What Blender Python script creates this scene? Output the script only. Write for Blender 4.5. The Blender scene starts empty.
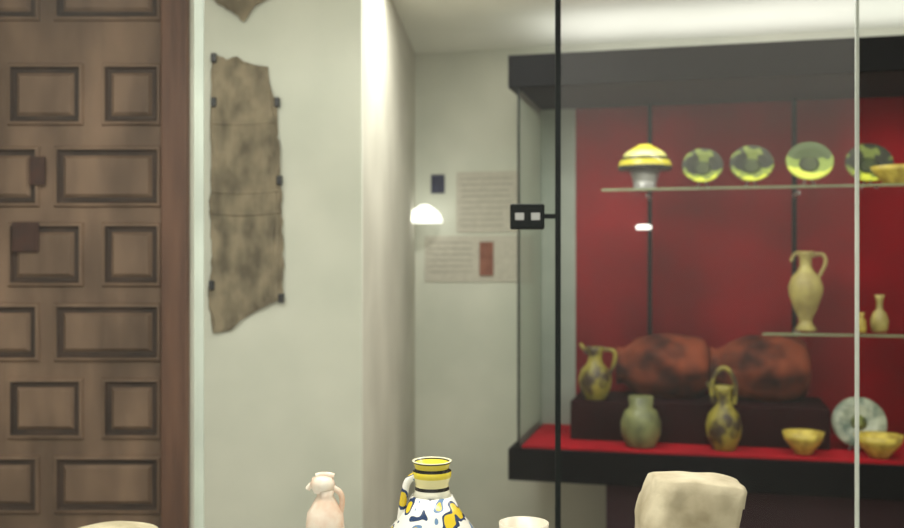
import bpy, bmesh, math, random
from mathutils import Vector, Matrix, noise
random.seed(4)
S=bpy.context.scene
S.view_settings.view_transform='Standard'
COL=S.collection

# ------------------------------------------------------------ materials
def lin(c):
    return tuple(((v/255)/12.92 if v/255<=0.04045 else ((v/255+0.055)/1.055)**2.4) for v in c)+(1,)
def newmat(n):
    m=bpy.data.materials.new(n); m.use_nodes=True
    nt=m.node_tree; b=nt.nodes['Principled BSDF']; return m,nt,b
def mat(n,c,c2=None,scale=6,rough=.6,bump=0,metal=0,emit=None,es=0,stretch=(1,1,1),detail=5,pos=(.35,.65),spec=.5):
    m,nt,b=newmat(n); N=nt.nodes;L=nt.links
    c2=c2 or tuple(v*.9 for v in c)
    tc=N.new('ShaderNodeTexCoord'); mp=N.new('ShaderNodeMapping'); mp.inputs['Scale'].default_value=stretch
    nz=N.new('ShaderNodeTexNoise'); nz.inputs['Scale'].default_value=scale; nz.inputs['Detail'].default_value=detail
    r=N.new('ShaderNodeValToRGB'); r.color_ramp.elements[0].position=pos[0]; r.color_ramp.elements[1].position=pos[1]
    r.color_ramp.elements[0].color=lin(c2); r.color_ramp.elements[1].color=lin(c)
    L.new(tc.outputs['Object'],mp.inputs['Vector']);L.new(mp.outputs[0],nz.inputs['Vector']);L.new(nz.outputs['Fac'],r.inputs[0]);L.new(r.outputs[0],b.inputs['Base Color'])
    b.inputs['Roughness'].default_value=rough; b.inputs['Metallic'].default_value=metal;b.inputs['Specular IOR Level'].default_value=spec
    if bump:
        bp=N.new('ShaderNodeBump'); bp.inputs['Strength'].default_value=bump; bp.inputs['Distance'].default_value=.01
        L.new(nz.outputs['Fac'],bp.inputs['Height']);L.new(bp.outputs[0],b.inputs['Normal'])
    if emit:
        b.inputs['Emission Color'].default_value=lin(emit); b.inputs['Emission Strength'].default_value=es
    return m
def bandmat(n,bands,rough=.25,warp=.0,spots=None,spotscale=30,zr=1.0,axis='Z',off=0,objrand=False):
    m,nt,b=newmat(n);N=nt.nodes;L=nt.links
    tc=N.new('ShaderNodeTexCoord');sx=N.new('ShaderNodeSeparateXYZ');L.new(tc.outputs['Object'],sx.inputs[0])
    nz=N.new('ShaderNodeTexNoise');nz.inputs['Scale'].default_value=14;L.new(tc.outputs['Object'],nz.inputs['Vector'])
    if objrand:
        nz.noise_dimensions='4D';oi=N.new('ShaderNodeObjectInfo');mm=N.new('ShaderNodeMath');mm.operation='MULTIPLY';mm.inputs[1].default_value=20
        L.new(oi.outputs['Random'],mm.inputs[0]);L.new(mm.outputs[0],nz.inputs['W'])
    ma=N.new('ShaderNodeMath');ma.operation='MULTIPLY_ADD';L.new(nz.outputs['Fac'],ma.inputs[0]);ma.inputs[1].default_value=warp;L.new(sx.outputs[axis],ma.inputs[2])
    ad=N.new('ShaderNodeMath');ad.operation='ADD';L.new(ma.outputs[0],ad.inputs[0]);ad.inputs[1].default_value=off
    dv=N.new('ShaderNodeMath');dv.operation='DIVIDE';L.new(ad.outputs[0],dv.inputs[0]);dv.inputs[1].default_value=zr
    r=N.new('ShaderNodeValToRGB');r.color_ramp.interpolation='CONSTANT'
    e=r.color_ramp.elements
    e[0].position=bands[0][0];e[0].color=lin(bands[0][1]); e[1].position=bands[1][0];e[1].color=lin(bands[1][1])
    for p,c in bands[2:]:
        k=e.new(p);k.color=lin(c)
    L.new(dv.outputs[0],r.inputs[0]); out=r.outputs[0]
    if spots:
        nz2=N.new('ShaderNodeTexNoise');nz2.inputs['Scale'].default_value=spotscale;nz2.inputs['Detail'].default_value=1
        L.new(tc.outputs['Object'],nz2.inputs['Vector'])
        for lo,c in spots:
            g=N.new('ShaderNodeMath');g.operation='GREATER_THAN';g.inputs[1].default_value=abs(lo)
            if lo<0: g.operation='LESS_THAN'
            L.new(nz2.outputs['Fac'],g.inputs[0])
            mx=N.new('ShaderNodeMixRGB');L.new(g.outputs[0],mx.inputs[0]);L.new(out,mx.inputs[1]);mx.inputs[2].default_value=lin(c);out=mx.outputs[0]
    L.new(out,b.inputs['Base Color']);b.inputs['Roughness'].default_value=rough
    return m
def glassmat(n,veil,tint=(1,1,1),gl=.01,veil_low=None,zlo=1.1,zhi=1.8,rough=.3):
    """clear pane with a pale film, reflection haze painted in; the low value thins it towards the bottom"""
    m=bpy.data.materials.new(n);m.use_nodes=True;nt=m.node_tree;N=nt.nodes;L=nt.links
    N.remove(N['Principled BSDF']);o=N['Material Output']
    t=N.new('ShaderNodeBsdfTransparent');t.inputs[0].default_value=(*tint,1)
    d=N.new('ShaderNodeBsdfDiffuse');d.inputs[0].default_value=(.84,.82,.78,1)
    tl=N.new('ShaderNodeBsdfTranslucent');tl.inputs[0].default_value=(.84,.82,.78,1)
    md=N.new('ShaderNodeMixShader');L.new(d.outputs[0],md.inputs[1]);L.new(tl.outputs[0],md.inputs[2])
    g=N.new('ShaderNodeBsdfGlossy');g.inputs['Roughness'].default_value=rough
    m1=N.new('ShaderNodeMixShader');m1.inputs[0].default_value=veil;L.new(t.outputs[0],m1.inputs[1]);L.new(md.outputs[0],m1.inputs[2])
    if veil_low is not None:
        tc=N.new('ShaderNodeTexCoord');sx=N.new('ShaderNodeSeparateXYZ');L.new(tc.outputs['Object'],sx.inputs[0])
        mr=N.new('ShaderNodeMapRange');L.new(sx.outputs['Z'],mr.inputs['Value'])
        for k,v in (('From Min',zlo),('From Max',zhi),('To Min',veil_low),('To Max',veil)):mr.inputs[k].default_value=v
        L.new(mr.outputs[0],m1.inputs[0])
    m2=N.new('ShaderNodeMixShader');m2.inputs[0].default_value=gl;L.new(m1.outputs[0],m2.inputs[1]);L.new(g.outputs[0],m2.inputs[2])
    L.new(m2.outputs[0],o.inputs[0]);return m

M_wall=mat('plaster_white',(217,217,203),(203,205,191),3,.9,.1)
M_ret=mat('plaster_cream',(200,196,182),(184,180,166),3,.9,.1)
M_line=mat('print_grey',(178,173,160),None,9,.9)
M_ceil=mat('ceiling_white',(240,240,230),(230,231,220),2,.9)
M_floor=mat('floor_stone',(192,180,164),(168,156,140),5,.5)
M_wood=mat('old_walnut',(138,112,92),(92,73,59),7,.65,.3,stretch=(1,1,.3))
M_woodshade=mat('old_walnut_groove_shade',(70,53,43),(50,38,31),10,.7,.3,stretch=(1,1,.3))  # shade of the panel grooves put into the wood colour
M_frame=mat('door_frame_wood',(116,82,64),(84,58,46),10,.6,.3,stretch=(2,2,.2))
M_cloth=mat('aged_linen',(146,133,110),(100,91,75),13,.95,.5,detail=8,stretch=(1.4,1,.8),pos=(.36,.62))
M_clip=mat('black_clip',(44,44,44),None,5,.4)
M_black=mat('black_lacquer',(6,8,10),(4,5,7),4,.7,spec=.12)
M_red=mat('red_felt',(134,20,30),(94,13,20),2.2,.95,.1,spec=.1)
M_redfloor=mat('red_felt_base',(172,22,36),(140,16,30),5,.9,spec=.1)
M_block=mat('dark_red_block',(40,10,14),(28,6,10),5,.9,spec=.1)
M_grey=mat('grey_pilaster',(154,160,150),(138,146,136),4,.8)
M_plinth=mat('plum_plinth',(62,42,48),(50,34,40),4,.8,spec=.2)
M_glass=glassmat('clean_glass',.004,(.985,.99,.98),.003)
M_glassL=glassmat('vitrine_glass',.012,(.98,.99,.97),.005)
M_veiled=glassmat('veiled_glass',.075,(1,1,1),.005,veil_low=.008,zlo=1.15,zhi=1.95)  # reflection veil painted as a pale film, stronger towards the top
M_side=glassmat('side_glass_green',.2,(.52,.60,.56),.01)
M_edge=mat('glass_edge_pale',(222,228,218),None,4,.3)
M_edgeg=mat('glass_edge_green',(200,208,196),None,4,.3)
M_post=mat('dark_steel',(10,18,16),(8,13,12),4,.6,spec=.2)
M_white=mat('white_plinth',(205,205,200),None,4,.7)
M_shelf=mat('shelf_glass_edge',(134,144,106),(106,116,84),6,.3)
M_paper=mat('label_paper',(202,196,182),(190,184,170),40,.9)
M_blue=mat('label_blue',(60,62,84),(44,46,66),20,.7)
M_rust=mat('label_rust',(150,96,78),(122,74,60),20,.7)
M_refl=mat('reflection_brown',(72,42,32),(50,30,24),20,.6)  # painted tone of the dark reflections over the door
M_terra=mat('terracotta_brown',(136,66,42),(46,20,15),7,.75,.7,detail=5,pos=(.38,.64),spec=.2)
M_glow=mat('white_glow',(255,255,250),None,4,.5,emit=(255,255,248),es=1.6)
M_steel=mat('reflection_grey',(180,180,176),None,4,.3,metal=.3)
M_cream=mat('cream_glaze',(250,240,224),(226,188,160),22,.3)
M_stone=mat('beige_stone',(212,200,170),(166,152,122),14,.9,.5,detail=9)
M_cup=mat('ivory_glaze',(244,234,212),None,10,.3)
Y=(210,198,60);K=(30,33,20)
M_bandbowl=bandmat('yellow_banded_glaze',[(0,K),(.18,Y),(.42,(56,60,30)),(.56,(218,216,130)),(.8,Y)],zr=.10)
M_dish=bandmat('olive_dish_glaze',[(0,(190,198,56)),(.26,(116,132,44)),(.42,(24,30,16)),(.62,(32,36,20))],zr=.17,warp=.10,axis='Y',off=.04,spots=[(.60,(100,112,50))],spotscale=24,rough=.75,objrand=True)
M_well=mat('dark_green_well',(64,76,32),(20,27,13),20,.75)
M_dish2=mat('lime_glaze',(164,172,80),(84,96,56),16,.5)
M_dish3=bandmat('lime_dish_glaze',[(0,(190,200,74)),(.36,(120,138,60)),(.60,(62,76,40))],zr=.17,warp=.10,axis='Y',off=.04,rough=.75)
M_amph=mat('straw_glaze',(184,172,100),(140,126,72),14,.45)
M_jugol=mat('olive_brown_glaze',(146,136,52),(54,40,26),14,.45,pos=(.42,.56))
M_jar=mat('sage_glaze',(130,134,86),(78,84,54),14,.45)
M_yel=mat('yellow_glaze',(208,188,82),(148,126,48),22,.4)
M_plate=mat('white_blue_glaze',(172,178,156),(80,100,84),24,.4)
W=(246,244,234)
M_majb=bandmat('majolica_body_glaze',[(0,W),(.99,W)],zr=.3,spots=[(.57,(40,62,100)),(.635,(230,200,50)),(-.43,(110,142,176)),(-.38,(232,196,60))],spotscale=30)
M_majn=bandmat('majolica_neck_glaze',[(0,W),(.80,(240,236,215)),(.835,(40,38,34)),(.855,(240,230,170)),(.905,(228,208,64)),(.94,(40,38,34)),(.955,(228,208,64)),(.985,(60,54,34)),(.993,(244,238,200))],zr=.262)

# ------------------------------------------------------------ builders
def mesh_obj(name,verts,faces,m,parent=None,smooth=False,matrix=None,mats=None,fm=None):
    me=bpy.data.meshes.new(name);me.from_pydata([tuple(v) for v in verts],[],faces)
    for k in (mats or [m]): me.materials.append(k)
    if fm:
        for p,i in zip(me.polygons,fm): p.material_index=i
    bm=bmesh.new();bm.from_mesh(me);bmesh.ops.recalc_face_normals(bm,faces=bm.faces);bm.to_mesh(me);bm.free()
    if smooth:
        for p in me.polygons:p.use_smooth=True
    o=bpy.data.objects.new(name,me);COL.objects.link(o)
    if matrix is not None:o.matrix_world=matrix
    if parent:o.parent=parent
    return o
def box(name,lo,hi,m,parent=None,matrix=None,bev=0):
    x0,y0,z0=lo;x1,y1,z1=hi
    v=[(x0,y0,z0),(x1,y0,z0),(x1,y1,z0),(x0,y1,z0),(x0,y0,z1),(x1,y0,z1),(x1,y1,z1),(x0,y1,z1)]
    f=[(0,1,2,3),(4,5,6,7),(0,1,5,4),(1,2,6,5),(2,3,7,6),(3,0,4,7)]
    o=mesh_obj(name,v,f,m,parent,matrix=matrix)
    if bev:
        b=o.modifiers.new('bev','BEVEL');b.width=bev;b.segments=2
    return o
def quad(name,pts,m,parent=None): return mesh_obj(name,pts,[(0,1,2,3)],m,parent)
def empty(name,loc=(0,0,0),rz=0,parent=None):
    e=bpy.data.objects.new(name,None);COL.objects.link(e);e.location=loc;e.rotation_euler=(0,0,rz);e.empty_display_size=.05
    if parent:e.parent=parent
    return e
def prism(name,fp,z0,z1,m):
    n=len(fp);v=[(x,y,z0) for x,y in fp]+[(x,y,z1) for x,y in fp]
    f=[tuple(range(n)),tuple(range(n,2*n))]+[(i,(i+1)%n,n+(i+1)%n,n+i) for i in range(n)]
    return mesh_obj(name,v,f,m)
def lathe(name,prof,m,parent=None,loc=(0,0,0),seg=40,rot=None,sx=1,sy=1,wob=0,seed=0):
    v=[];f=[]
    for r,z in prof:
        for i in range(seg):
            a=2*math.pi*i/seg
            k=1+wob*noise.noise(Vector((math.cos(a)*2+seed,math.sin(a)*2,z*8)))
            v.append((r*k*sx*math.cos(a),r*k*sy*math.sin(a),z))
    n=len(prof)
    for j in range(n-1):
        for i in range(seg):
            f.append((j*seg+i,j*seg+(i+1)%seg,(j+1)*seg+(i+1)%seg,(j+1)*seg+i))
    f.append(tuple(range(seg)))
    if prof[-1][0]>0: f.append(tuple((n-1)*seg+i for i in range(seg)))
    o=mesh_obj(name,v,f,m,parent,True);o.location=loc
    if rot:o.rotation_euler=rot
    return o
def tube(name,pts,r,m,parent=None,loc=(0,0,0),rot=(0,0,0)):
    cu=bpy.data.curves.new(name,'CURVE');cu.dimensions='3D';cu.bevel_depth=r;cu.bevel_resolution=4;cu.use_fill_caps=True
    sp=cu.splines.new('NURBS');sp.points.add(len(pts)-1);sp.use_endpoint_u=True;sp.order_u=3
    for p,q in zip(sp.points,pts):p.co=(*q,1)
    cu.materials.append(m)
    o=bpy.data.objects.new(name,cu);COL.objects.link(o);o.location=loc;o.rotation_euler=rot
    if parent:o.parent=parent
    return o

# ------------------------------------------------------------ room
CH=2.57
TH=math.radians(-14.2)           # back wall and showcase are turned against the door wall
def case_pt(s,w,z=0):
    u=Vector((math.cos(TH),math.sin(TH)));d=Vector((-math.sin(TH),math.cos(TH)))
    p=Vector((.224,4.0))+u*s+d*w
    return (p.x,p.y,z)
CM=Matrix.Translation(case_pt(0,0))@Matrix.Rotation(TH,4,'Z')
box('floor',(-3.1,-1.5,-.1),(4.2,5.6,0),M_floor)
box('ceiling',(-3.1,-1.5,CH),(4.2,5.6,CH+.1),M_ceil)
box('wall_back',(-.62,.72,0),(2.75,.84,CH),M_wall,matrix=CM)
box('wall_right',(2.65,-4.5,0),(2.75,.72,CH),M_wall,matrix=CM)
prism('wall_front_bay',[(-.786,3.0),(-.272,3.0),(-.272,3.06),(-.70,3.06),(-.70,4.9),(-.786,4.9)],0,CH,M_wall)
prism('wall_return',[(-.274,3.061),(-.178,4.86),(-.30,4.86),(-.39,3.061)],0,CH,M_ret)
box('wall_left',(-3.1,-1.5,0),(-3.0,3.0,CH),M_wall)
box('wall_door_side',(-3.0,3.0,0),(-2.02,3.12,CH),M_wall)
box('wall_door_top',(-2.02,3.0,2.52),(-.786,3.12,CH),M_wall)

# ------------------------------------------------------------ carved door
door=empty('door_1',(-.867,3.0,0))
box('leaf',(-1.07,.02,.01),(0,.07,2.42),M_wood,door)
box('jamb_right',(0,-.03,0),(.081,.10,2.52),M_frame,door,bev=.006)
box('jamb_left',(-1.15,-.03,0),(-1.07,.10,2.52),M_frame,door,bev=.006)
box('head',(-1.07,-.03,2.42),(0,.10,2.52),M_frame,door,bev=.006)
def panel(i,x0,x1,z0,z1):
    prof=[(0,.0),(.005,.012),(.012,.013),(.019,.002),(.030,.002),(.040,.012),(.044,.012)]
    v=[];f=[];fm=[]
    for ins,h in prof:
        ins=min(ins,(x1-x0)/2-.01,(z1-z0)/2-.01)
        v+=[(x0+ins,.02-h,z0+ins),(x1-ins,.02-h,z0+ins),(x1-ins,.02-h,z1-ins),(x0+ins,.02-h,z1-ins)]
    for j in range(len(prof)-1):
        for k in range(4):
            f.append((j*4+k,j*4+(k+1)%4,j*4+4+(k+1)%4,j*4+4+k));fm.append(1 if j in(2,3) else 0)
    n=(len(prof)-1)*4;f.append((n,n+1,n+2,n+3));fm.append(0)
    mesh_obj('panel_%d'%i,v,f,None,door,mats=[M_wood,M_woodshade],fm=fm)
rowsA=[(2.156,1.967),(1.676,1.481),(1.208,1.022),(.746,.557),(.272,.092)]
rowsB=[(2.405,2.282),(1.907,1.721),(1.433,1.256),(.974,.797),(.506,.326)]
i=0
for z1,z0 in rowsA:
    for x0,x1 in[(-.19,-.008),(-.475,-.243),(-.76,-.53),(-1.05,-.815)]:
        i+=1;panel(i,x0,x1,z0,z1)
for z1,z0 in rowsB:
    for x0,x1 in[(-.335,-.008),(-.70,-.375),(-1.05,-.74)]:
        i+=1;panel(i,x0,x1,z0,z1)
for n,(x,z,w,h) in enumerate([(-1.245,1.83,.045,.084),(-1.281,1.631,.08,.09)]):
    p=empty('door_reflection',(x,3.004,z));  # dark reflections modelled as small brown boxes on the door
    box('plate',(-w/2,-.006,-h/2),(w/2,.006,h/2),M_refl,p,bev=.002)
    box('reflection_inset',(-w/2+.008,-.008,-h/2+.008),(w/2-.008,-.006,h/2-.008),M_refl,p)

# ------------------------------------------------------------ hanging textile fragments
def fragment(name,pts,loc,clips,seams=()):
    e=empty(name,loc)
    P=[];n=len(pts)
    for i in range(n):
        a=Vector(pts[i]);b=Vector(pts[(i+1)%n]);k=max(1,int((b-a).length/.012))
        for j in range(k):
            q=a.lerp(b,j/k);nn=noise.noise(Vector((q.x*60,q.y*60,0)))*.004
            P.append((q.x+nn,q.y+nn))
    bm=bmesh.new()
    vs=[bm.verts.new((x,-.004,z)) for x,z in P];bm.faces.new(vs)
    bmesh.ops.triangulate(bm,faces=bm.faces[:])
    for it in range(3): bmesh.ops.subdivide_edges(bm,edges=[q for q in bm.edges if q.calc_length()>.03],cuts=1)
    bmesh.ops.triangulate(bm,faces=[f for f in bm.faces if len(f.verts)>3])
    for v in bm.verts: v.co.y-=.006+.006*noise.noise(Vector((v.co.x*14,v.co.z*9,3)))
    me=bpy.data.meshes.new('cloth');bm.to_mesh(me);bm.free();me.materials.append(M_cloth)
    o=bpy.data.objects.new('cloth',me);COL.objects.link(o);o.parent=e
    so=o.modifiers.new('s','SOLIDIFY');so.thickness=.004
    for q,(x,z) in enumerate(clips): box('clip_%d'%q,(x-.008,-.024,z-.014),(x+.008,-.002,z+.014),M_clip,e,bev=.003)
    for q,(x0,x1,z) in enumerate(seams): tube('seam_%d'%q,[(x0,-.013,z),((x0+x1)/2,-.015,z-.008),(x1,-.013,z+.004)],.003,M_cloth,e)
    return e
pp=[(214,55),(228,60),(238,57),(252,66),(268,68),(271,90),(278,103),(276,125),(281,150),(280,175),(283,200),(279,230),(284,262),(283,298),(262,308),(245,316),(232,330),(214,333),(210,300),(213,260),(211,200),(214,150),(212,100)]
fragment('hanging_textile_fragment',[((a-247)*.003,(194-c)*.003) for a,c in pp],(-.615,3.0,1.76),
  [(-.096,.405),(.093,.273),(-.096,.273),(-.102,-.273),(.105,-.312),(.1,.04)],[(-.1,.088,.21),(-.1,.1,-.06),(-.1,.1,.005)])
fragment('hanging_textile_fragment.001',[(-.11,.20),(.09,.20),(.075,.06),(.03,.035),(.0,-.01),(-.04,.02),(-.09,.05)],(-.62,3.0,2.285),[(-.08,.18),(.07,.18)])

# ------------------------------------------------------------ wall labels
def label(name,s0,s1,z0,z1,m,w=.714):
    e=empty(name,case_pt((s0+s1)/2,w,(z0+z1)/2),TH)
    a=(s1-s0)/2;h=(z1-z0)/2
    box('board',(-a,0,-h),(a,.0055,h),m,e,bev=.001)
    return e,a,h
label('wall_label',-.516,-.449,1.89,1.98,M_blue)
e,a,h=label('text_panel',-.39,-.09,1.70,1.99,M_paper)
for k in range(9): box('line_%d'%k,(-a+.02,-.001,h-.03-k*.028),(a-.02-random.random()*.06,0,h-.036-k*.028),M_line,e)
e,a,h=label('text_panel.001',-.547,-.02,1.465,1.685,M_paper)
for k in range(6): box('line_%d'%k,(-a+.02,-.001,h-.03-k*.028),(-.03,0,h-.036-k*.028),M_line,e)
label('wall_label.001',-.275,-.208,1.495,1.655,M_rust,.705)

refl=empty('spot_reflection',case_pt(-.53,.70,1.79),TH)  # reflection of a spotlight, modelled as a glowing dome with a holder
lathe('reflection_dome',[(.082,-.045),(.084,-.035),(.075,-.01),(.055,.015),(.02,.038),(.0,.042)],M_glow,refl,(.012,-.09,0))
box('reflection_bracket',(-.003,-.09,-.01),(.027,.018,.006),M_steel,refl)

# ------------------------------------------------------------ big wall showcase
sc=empty('wall_showcase',case_pt(0,0),TH)
LN=2.4
box('cornice',(0,0,2.254),(LN,.715,2.385),M_black,sc,bev=.004)
box('base',(0,0,.685),(LN,.715,.812),M_black,sc,bev=.004)
box('red_base_cloth',(.05,.03,.812),(LN-.05,.62,.82),M_redfloor,sc)
box('plinth',(.38,.10,0),(LN-.2,.715,.685),M_plinth,sc)
box('back_panel_red',(.195,.61,.82),(LN-.04,.64,2.254),M_red,sc)
box('back_panel_grey',(.03,.60,.82),(.195,.64,2.254),M_grey,sc)
quad('side_glass',[(.04,.02,.815),(.04,.60,.815),(.04,.60,2.254),(.04,.02,2.254)],M_side,sc)
quad('front_glass',[(.04,.02,.815),(LN-.04,.02,.815),(LN-.04,.02,2.254),(.04,.02,2.254)],M_glass,sc)
quad('side_glass_far',[(LN-.04,.02,.815),(LN-.04,.60,.815),(LN-.04,.60,2.254),(LN-.04,.02,2.254)],M_glass,sc)
box('corner_edge',(.036,.012,.812),(.044,.024,2.254),M_post,sc)
box('shelf_upper',(.36,.12,1.843),(LN-.06,.50,1.852),M_glass,sc)
box('shelf_upper_edge',(.36,.112,1.843),(LN-.06,.12,1.852),M_shelf,sc)
box('shelf_lower',(.98,.12,1.275),(LN-.06,.50,1.284),M_glass,sc)
box('shelf_lower_edge',(.98,.112,1.275),(LN-.06,.12,1.284),M_shelf,sc)
for k,s in enumerate((.53,1.13,1.9)):
    box('shelf_rod_%d'%k,(s-.010,.515,.82),(s+.010,.535,2.254),M_black,sc)
    for q,z in enumerate((1.843,1.275)):
        if q==0 or s>1: box('shelf_arm_%d_%d'%(k,q),(s-.005,.30,z-.012),(s+.005,.515,z),M_steel,sc)
box('riser_block',(.22,.225,.82),(1.24,.60,.98),M_block,sc,bev=.004)
lathe('shelf_puck_light',[(.03,0),(.034,.006),(.034,.016),(.02,.022),(0,.022)],M_glow,sc,(.505,.495,1.70))

def dish_on_stand(name,s,w,z,r,m,m2,tilt=62):
    e=empty(name,case_pt(s,w,z),TH)
    t=math.radians(tilt)
    prof=[(.25*r,0),(.3*r,.012),(.7*r,.022),(r,.045),(r*.98,.05),(.68*r,.030),(.3*r,.02),(0,.018)]
    lathe('dish',prof,m,e,(0,0.012,r*math.sin(t)+.004),rot=(t,0,0))
    lathe('well_glaze',[(.44*r,.0235),(.3*r,.0245),(0,.0245)],m2,e,(0,0.012,r*math.sin(t)+.004),rot=(t,0,0))
    tube('easel',[(-.03,-.03,.004),(-.025,.0,.004),(0,.07,.06),(.025,.0,.004),(.03,-.03,.004)],.003,M_steel,e)
    return e
SH=1.8525
bb=empty('banded_bowl_on_stand',case_pt(.524,.25,SH),TH)
lathe('stand',[(.065,0),(.065,.006),(.045,.012),(.05,.045),(.062,.085),(.0,.086)],M_steel,bb)
lathe('bowl',[(.108,0),(.112,.012),(.100,.045),(.078,.075),(.045,.096),(.03,.100),(.03,.106),(0,.106)],M_bandbowl,bb,(0,0,.08))
dish_on_stand('glazed_dish',.754,.27,SH,.082,M_dish,M_well)
dish_on_stand('glazed_dish.001',.945,.27,SH,.086,M_dish,M_well)
dish_on_stand('glazed_dish.002',1.165,.27,SH,.090,M_dish3,M_well)
dish_on_stand('glazed_dish.003',1.405,.41,SH,.092,M_dish,M_well)
dish_on_stand('glazed_dish.004',1.72,.27,SH,.088,M_dish,M_well)
lathe('yellow_bowl',[(.04,0),(.045,.01),(.08,.05),(.092,.072),(.086,.070),(.04,.02),(0,.016)],M_yel,None,case_pt(1.475,.215,SH))

S2=1.2845
am=empty('glazed_amphora',case_pt(1.152,.27,S2),TH)
lathe('body',[(.038,0),(.042,.006),(.026,.03),(.024,.045),(.045,.09),(.064,.145),(.066,.175),(.055,.21),(.03,.24),(.021,.262),(.023,.29),(.036,.312),(.034,.316),(.018,.30),(0,.29)],M_amph,am)
tube('handle',[(.022,0,.298),(.06,0,.312),(.078,0,.285),(.07,0,.25),(.05,0,.215)],.007,M_amph,am)
tube('spout_lip',[(-.03,0,.312),(-.05,0,.30),(-.055,0,.275)],.006,M_amph,am)
lathe('small_flask',[(.02,0),(.03,.01),(.034,.045),(.024,.075),(.012,.09),(.012,.125),(.02,.145),(.017,.145),(0,.13)],M_amph,None,case_pt(1.424,.26,S2))
lathe('small_bottle',[(.014,0),(.018,.015),(.016,.045),(.008,.06),(.011,.078),(0,.074)],M_yel,None,case_pt(1.35,.20,S2))
lathe('small_flask.001',[(.02,0),(.03,.01),(.034,.045),(.024,.075),(.012,.09),(.012,.11),(.02,.12),(.017,.12),(0,.11)],M_amph,None,case_pt(1.60,.26,S2))

def lying_jar(name,s,w,z,R,Ln,flip=1,seed=0):
    e=empty(name,case_pt(s,w,z),TH)
    pr=[(R*.45,0),(R*.80,.05*Ln),(R*.92,.12*Ln),(R*.97,.20*Ln),(R,.32*Ln),(R,.42*Ln),(R*.99,.52*Ln),(R*.96,.62*Ln),(R*.84,.78*Ln),(R*.6,.89*Ln),(R*.54,.94*Ln),(R*.62,Ln),(R*.52,Ln),(R*.3,.92*Ln),(0,.9*Ln)]
    lathe('body',pr,M_terra,e,(-flip*Ln/2,0,R),rot=(0,flip*math.pi/2,0),wob=.18,seed=seed)
    return e
lying_jar('terracotta_storage_jar',.59,.455,.975,.134,.39,-1,1.3)
lying_jar('terracotta_storage_jar.001',.985,.455,.975,.138,.40,-1,4.1)

def jug(name,s,w,z,R,H,m,side=1,hoop=False,mh=None):
    e=empty(name,case_pt(s,w,z),TH)
    pr=[(R*.6,0),(R*.65,.02*H),(R*.92,.2*H),(R,.38*H),(R*.85,.55*H),(R*.5,.68*H),(R*.4,.78*H),(R*.45,.92*H),(R*.58,H),(R*.5,H*.99),(R*.3,.85*H),(0,.8*H)]
    lathe('body',pr,m,e)
    if hoop: tube('hoop_handle',[(-R*.55,0,.72*H),(-R*.8,0,H*1.05),(0,0,H*1.36),(R*.8,0,H*1.05),(R*.55,0,.72*H)],.009,mh or m,e)
    else: tube('handle',[(side*R*.5,0,.95*H),(side*R*1.15,0,.98*H),(side*R*1.25,0,.75*H),(side*R*.85,0,.45*H)],.008,mh or m,e)
    tube('spout',[(-side*R*.45,0,.86*H),(-side*R*.75,0,1.0*H),(-side*R*.9,0,1.06*H)],.008,mh or m,e)
    return e
jug('olive_glazed_pitcher',.315,.30,.981,.070,.22,M_jugol,1,False,M_jugol)
jug('hoop_handled_jug',.835,.14,.821,.070,.25,M_jugol,1,True,M_jugol)
lathe('sage_jar',[(.055,0),(.06,.01),(.078,.05),(.080,.10),(.062,.145),(.045,.155),(.05,.20),(.044,.20),(0,.16)],M_jar,None,case_pt(.515,.13,.821))
lathe('yellow_saucer',[(.03,0),(.035,.01),(.07,.055),(.078,.085),(.07,.080),(.03,.02),(0,.016)],M_yel,None,case_pt(1.13,.12,.821))
lathe('yellow_saucer.001',[(.035,0),(.04,.01),(.08,.055),(.088,.085),(.08,.080),(.03,.02),(0,.016)],M_yel,None,case_pt(1.40,.12,.821))
def plate(name,s,w,z,r,m):
    e=empty(name,case_pt(s,w,z),TH);t=math.radians(68)
    lathe('plate',[(.5*r,0),(.55*r,.006),(r,.022),(r*.98,.027),(.6*r,.014),(0,.012)],m,e,(0,0,r*math.sin(t)+.006),rot=(t,0,0))
    lathe('medallion',[(.3*r,.0145),(0,.0155)],M_dish2,e,(0,0,r*math.sin(t)+.006),rot=(t,0,0))
    tube('easel',[(-.04,-.04,.004),(-.03,.0,.004),(0,.09,.06),(.03,.0,.004),(.04,-.04,.004)],.003,M_steel,e)
plate('painted_plate',1.35,.28,.821,.102,M_plate)

# ------------------------------------------------------------ near vitrine
vt=empty('glass_vitrine',(0,0,0))
X0,X1,Y0,Y1,ZP,ZT=-.556,.891,1.05,2.2,.955,2.25
box('plinth',(X0-.02,Y0-.02,0),(X1+.02,Y1+.02,ZP),M_white,vt,bev=.004)
box('top_frame',(X0-.02,Y0-.02,ZT),(X1+.02,Y1+.02,ZT+.04),M_white,vt)
quad('pane_front',[(X0,Y0,ZP),(X1,Y0,ZP),(X1,Y0,ZT),(X0,Y0,ZT)],M_glass,vt)
quad('pane_back_a',[(X0,Y1,ZP),(.232,Y1,ZP),(.232,Y1,ZT),(X0,Y1,ZT)],M_glassL,vt)
quad('pane_back_b',[(.232,Y1,ZP),(X1,Y1,ZP),(X1,Y1,ZT),(.232,Y1,ZT)],M_veiled,vt)
quad('pane_left',[(X0,Y0,ZP),(X0,Y1,ZP),(X0,Y1,ZT),(X0,Y0,ZT)],M_glassL,vt)
quad('pane_right',[(X1,Y0,ZP),(X1,Y1,ZP),(X1,Y1,ZT),(X1,Y0,ZT)],M_glass,vt)
box('stile_dark',(.2270,Y1-.004,ZP),(.2390,Y1+.004,ZT),M_post,vt)
box('edge_right',(X1-.0035,Y1-.0035,ZP),(X1+.0035,Y1+.0035,ZT),M_edge,vt)
box('edge_left',(X0-.010,Y1-.004,ZP),(X0+.010,Y1+.004,ZT),M_edgeg,vt)
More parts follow.
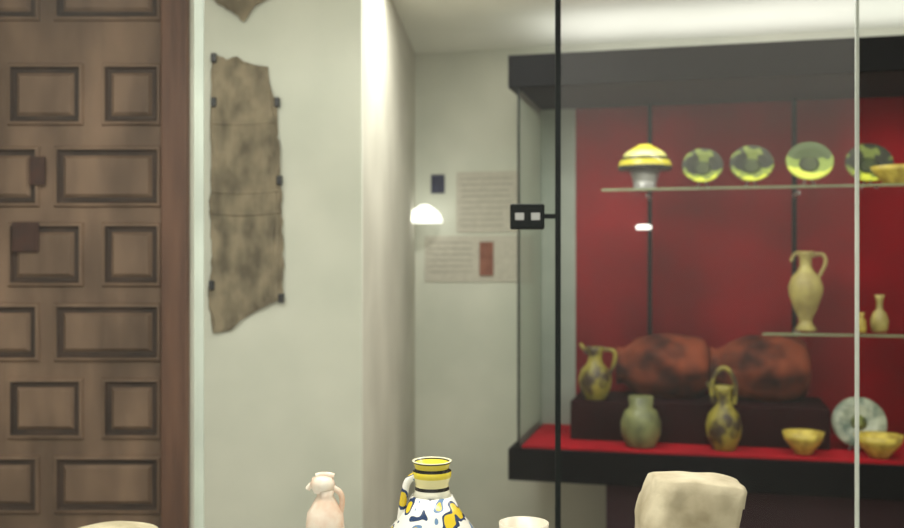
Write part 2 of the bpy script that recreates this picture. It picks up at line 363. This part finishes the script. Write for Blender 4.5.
box('clamp_plate',(.128,Y1-.010,1.626),(.203,Y1+.010,1.682),M_post,vt,bev=.004)
box('clamp_arm',(.200,Y1-.006,1.650),(.228,Y1+.006,1.660),M_post,vt)
for k,x in enumerate((.148,.183)):
    box('clamp_window_%d'%k,(x-.010,Y1-.0125,1.646),(x+.010,Y1-.010,1.662),M_steel,vt,bev=.002)

mj=empty('majolica_jug',(-.032,1.6,.9555));mj.scale=(1,1,1.07)
lathe('body',[(.045,0),(.05,.008),(.068,.04),(.082,.09),(.080,.13),(.066,.162),(.046,.186),(.033,.21)],M_majb,mj)
lathe('neck',[(.0335,.206),(.028,.216),(.0265,.228),(.031,.24),(.031,.247),(.0265,.250),(.0285,.256),(.032,.262),(.029,.262),(.018,.24),(0,.235)],M_majn,mj)
tube('handle',[(-.026,-.005,.240),(-.038,-.005,.236),(-.044,-.005,.215),(-.050,-.005,.175)],.006,M_majb,mj)
bp_=empty('bird_shaped_pitcher',(-.203,1.6,.9555));bp_.scale=(1,1,1.12)
lathe('body',[(.018,0),(.022,.008),(.014,.03),(.016,.09),(.026,.13),(.031,.155),(.029,.175),(.018,.192),(.013,.2),(.015,.208),(.0,.212)],M_cream,bp_)
lathe('head',[(0,-.016),(.012,-.012),(.018,0),(.014,.010),(0,.015)],M_cream,bp_,(-.004,0,.216),sx=1.15)
tube('beak',[(-.015,0,.218),(-.024,0,.216),(-.028,0,.209)],.004,M_cream,bp_)
tube('crest',[(-.014,0,.227),(-.002,0,.231),(.014,0,.227)],.005,M_cream,bp_)
tube('handle',[(.008,0,.212),(.024,0,.208),(.029,0,.19),(.024,0,.172)],.0045,M_cream,bp_)
cup=lathe('ivory_cup',[(.022,0),(.026,.008),(.030,.06),(.036,.12),(.040,.163),(.037,.163),(.028,.06),(0,.03)],M_cup,None,(.115,1.6,.9555));cup.scale=(1,1,1.11)
# carved stone fragment (waisted block with a worn left arris)
bm=bmesh.new()
bmesh.ops.create_cube(bm,size=1)
bmesh.ops.subdivide_edges(bm,edges=bm.edges[:],cuts=17,use_grid_fill=True)
for v in bm.verts:
    x,y,z=v.co; t=z+.5
    left=-.084+.024*max(0,(t-.72)/.28)**1.3; right=.036+.040*t
    X=left+(x+.5)*(right-left)
    c=Vector((X,y*.10,t*.250))
    if t>.85: c.z-=.006*abs(2*x)**6+.008*(x)+.005*abs(2*y)**4
    nn=noise.noise(c*26)*.004
    k=min(1,t*8)
    c.x+=nn;c.z+=nn*.8*k;c.y+=noise.noise(c*22+Vector((9,0,0)))*.006
    if x<-.3 and y<0: c.y+=((-.3-x)/.2)**1.6*.035*(-2*y)
    v.co=c
me=bpy.data.meshes.new('stone_fragment');bm.to_mesh(me);bm.free();me.materials.append(M_stone)
for p in me.polygons:p.use_smooth=True
st=bpy.data.objects.new('carved_stone_fragment',me);COL.objects.link(st);st.location=(.388,1.62,.957)

pd=empty('pedestal_dish',(-.63,1.85,0))
lathe('column',[(.12,0),(.12,.04),(.05,.08),(.045,.9),(.07,.96),(.07,1.0),(0,1.0)],M_white,pd)
lathe('dish',[(.04,1.0),(.05,1.01),(.085,1.04),(.085,1.052),(.05,1.062),(0,1.066)],M_stone,pd)

# ------------------------------------------------------------ lights
def area(n,loc,sz,sy,p,col=(1,1,1),rot=(0,0,0)):
    l=bpy.data.lights.new(n,'AREA');l.shape='RECTANGLE';l.size=sz;l.size_y=sy;l.energy=p;l.color=col
    o=bpy.data.objects.new(n,l);COL.objects.link(o);o.location=loc;o.rotation_euler=rot;return o
area('ceiling_light_panel',(-.6,1.5,2.55),1.6,.7,34,(1,.99,.94))
area('ceiling_light_panel.001',(1.2,2.5,2.55),1.6,.5,23,(1,.99,.94))
area('back_wall_fill',(.12,3.4,2.555),.5,.3,16,(1,.99,.94))  # unseen light placed to brighten the back wall recess
area('added_ceiling_fill',case_pt(1.2,.36,2.388),2.2,.5,5,(1,.99,.94),(math.pi,0,TH))  # unseen upward light added to brighten the ceiling
area('showcase_strip_light',case_pt(1.2,.15,2.245),1.9,.08,6.5,(1,.97,.88),(0,0,TH))
area('vitrine_strip_light',(.0,1.4,2.24),1.0,.1,14,(1,.98,.92))
w=bpy.data.worlds.new('world');S.world=w;w.use_nodes=True
w.node_tree.nodes['Background'].inputs[0].default_value=(1,1,.94,1);w.node_tree.nodes['Background'].inputs[1].default_value=.85

cd=bpy.data.cameras.new('camera');cd.lens=39.82;cd.sensor_width=36
cam=bpy.data.objects.new('camera',cd);COL.objects.link(cam);cam.location=(0,0,1.55);cam.rotation_euler=(math.pi/2,0,0)
cd.dof.use_dof=True;cd.dof.focus_distance=1.6;cd.dof.aperture_fstop=3.6
S.camera=cam
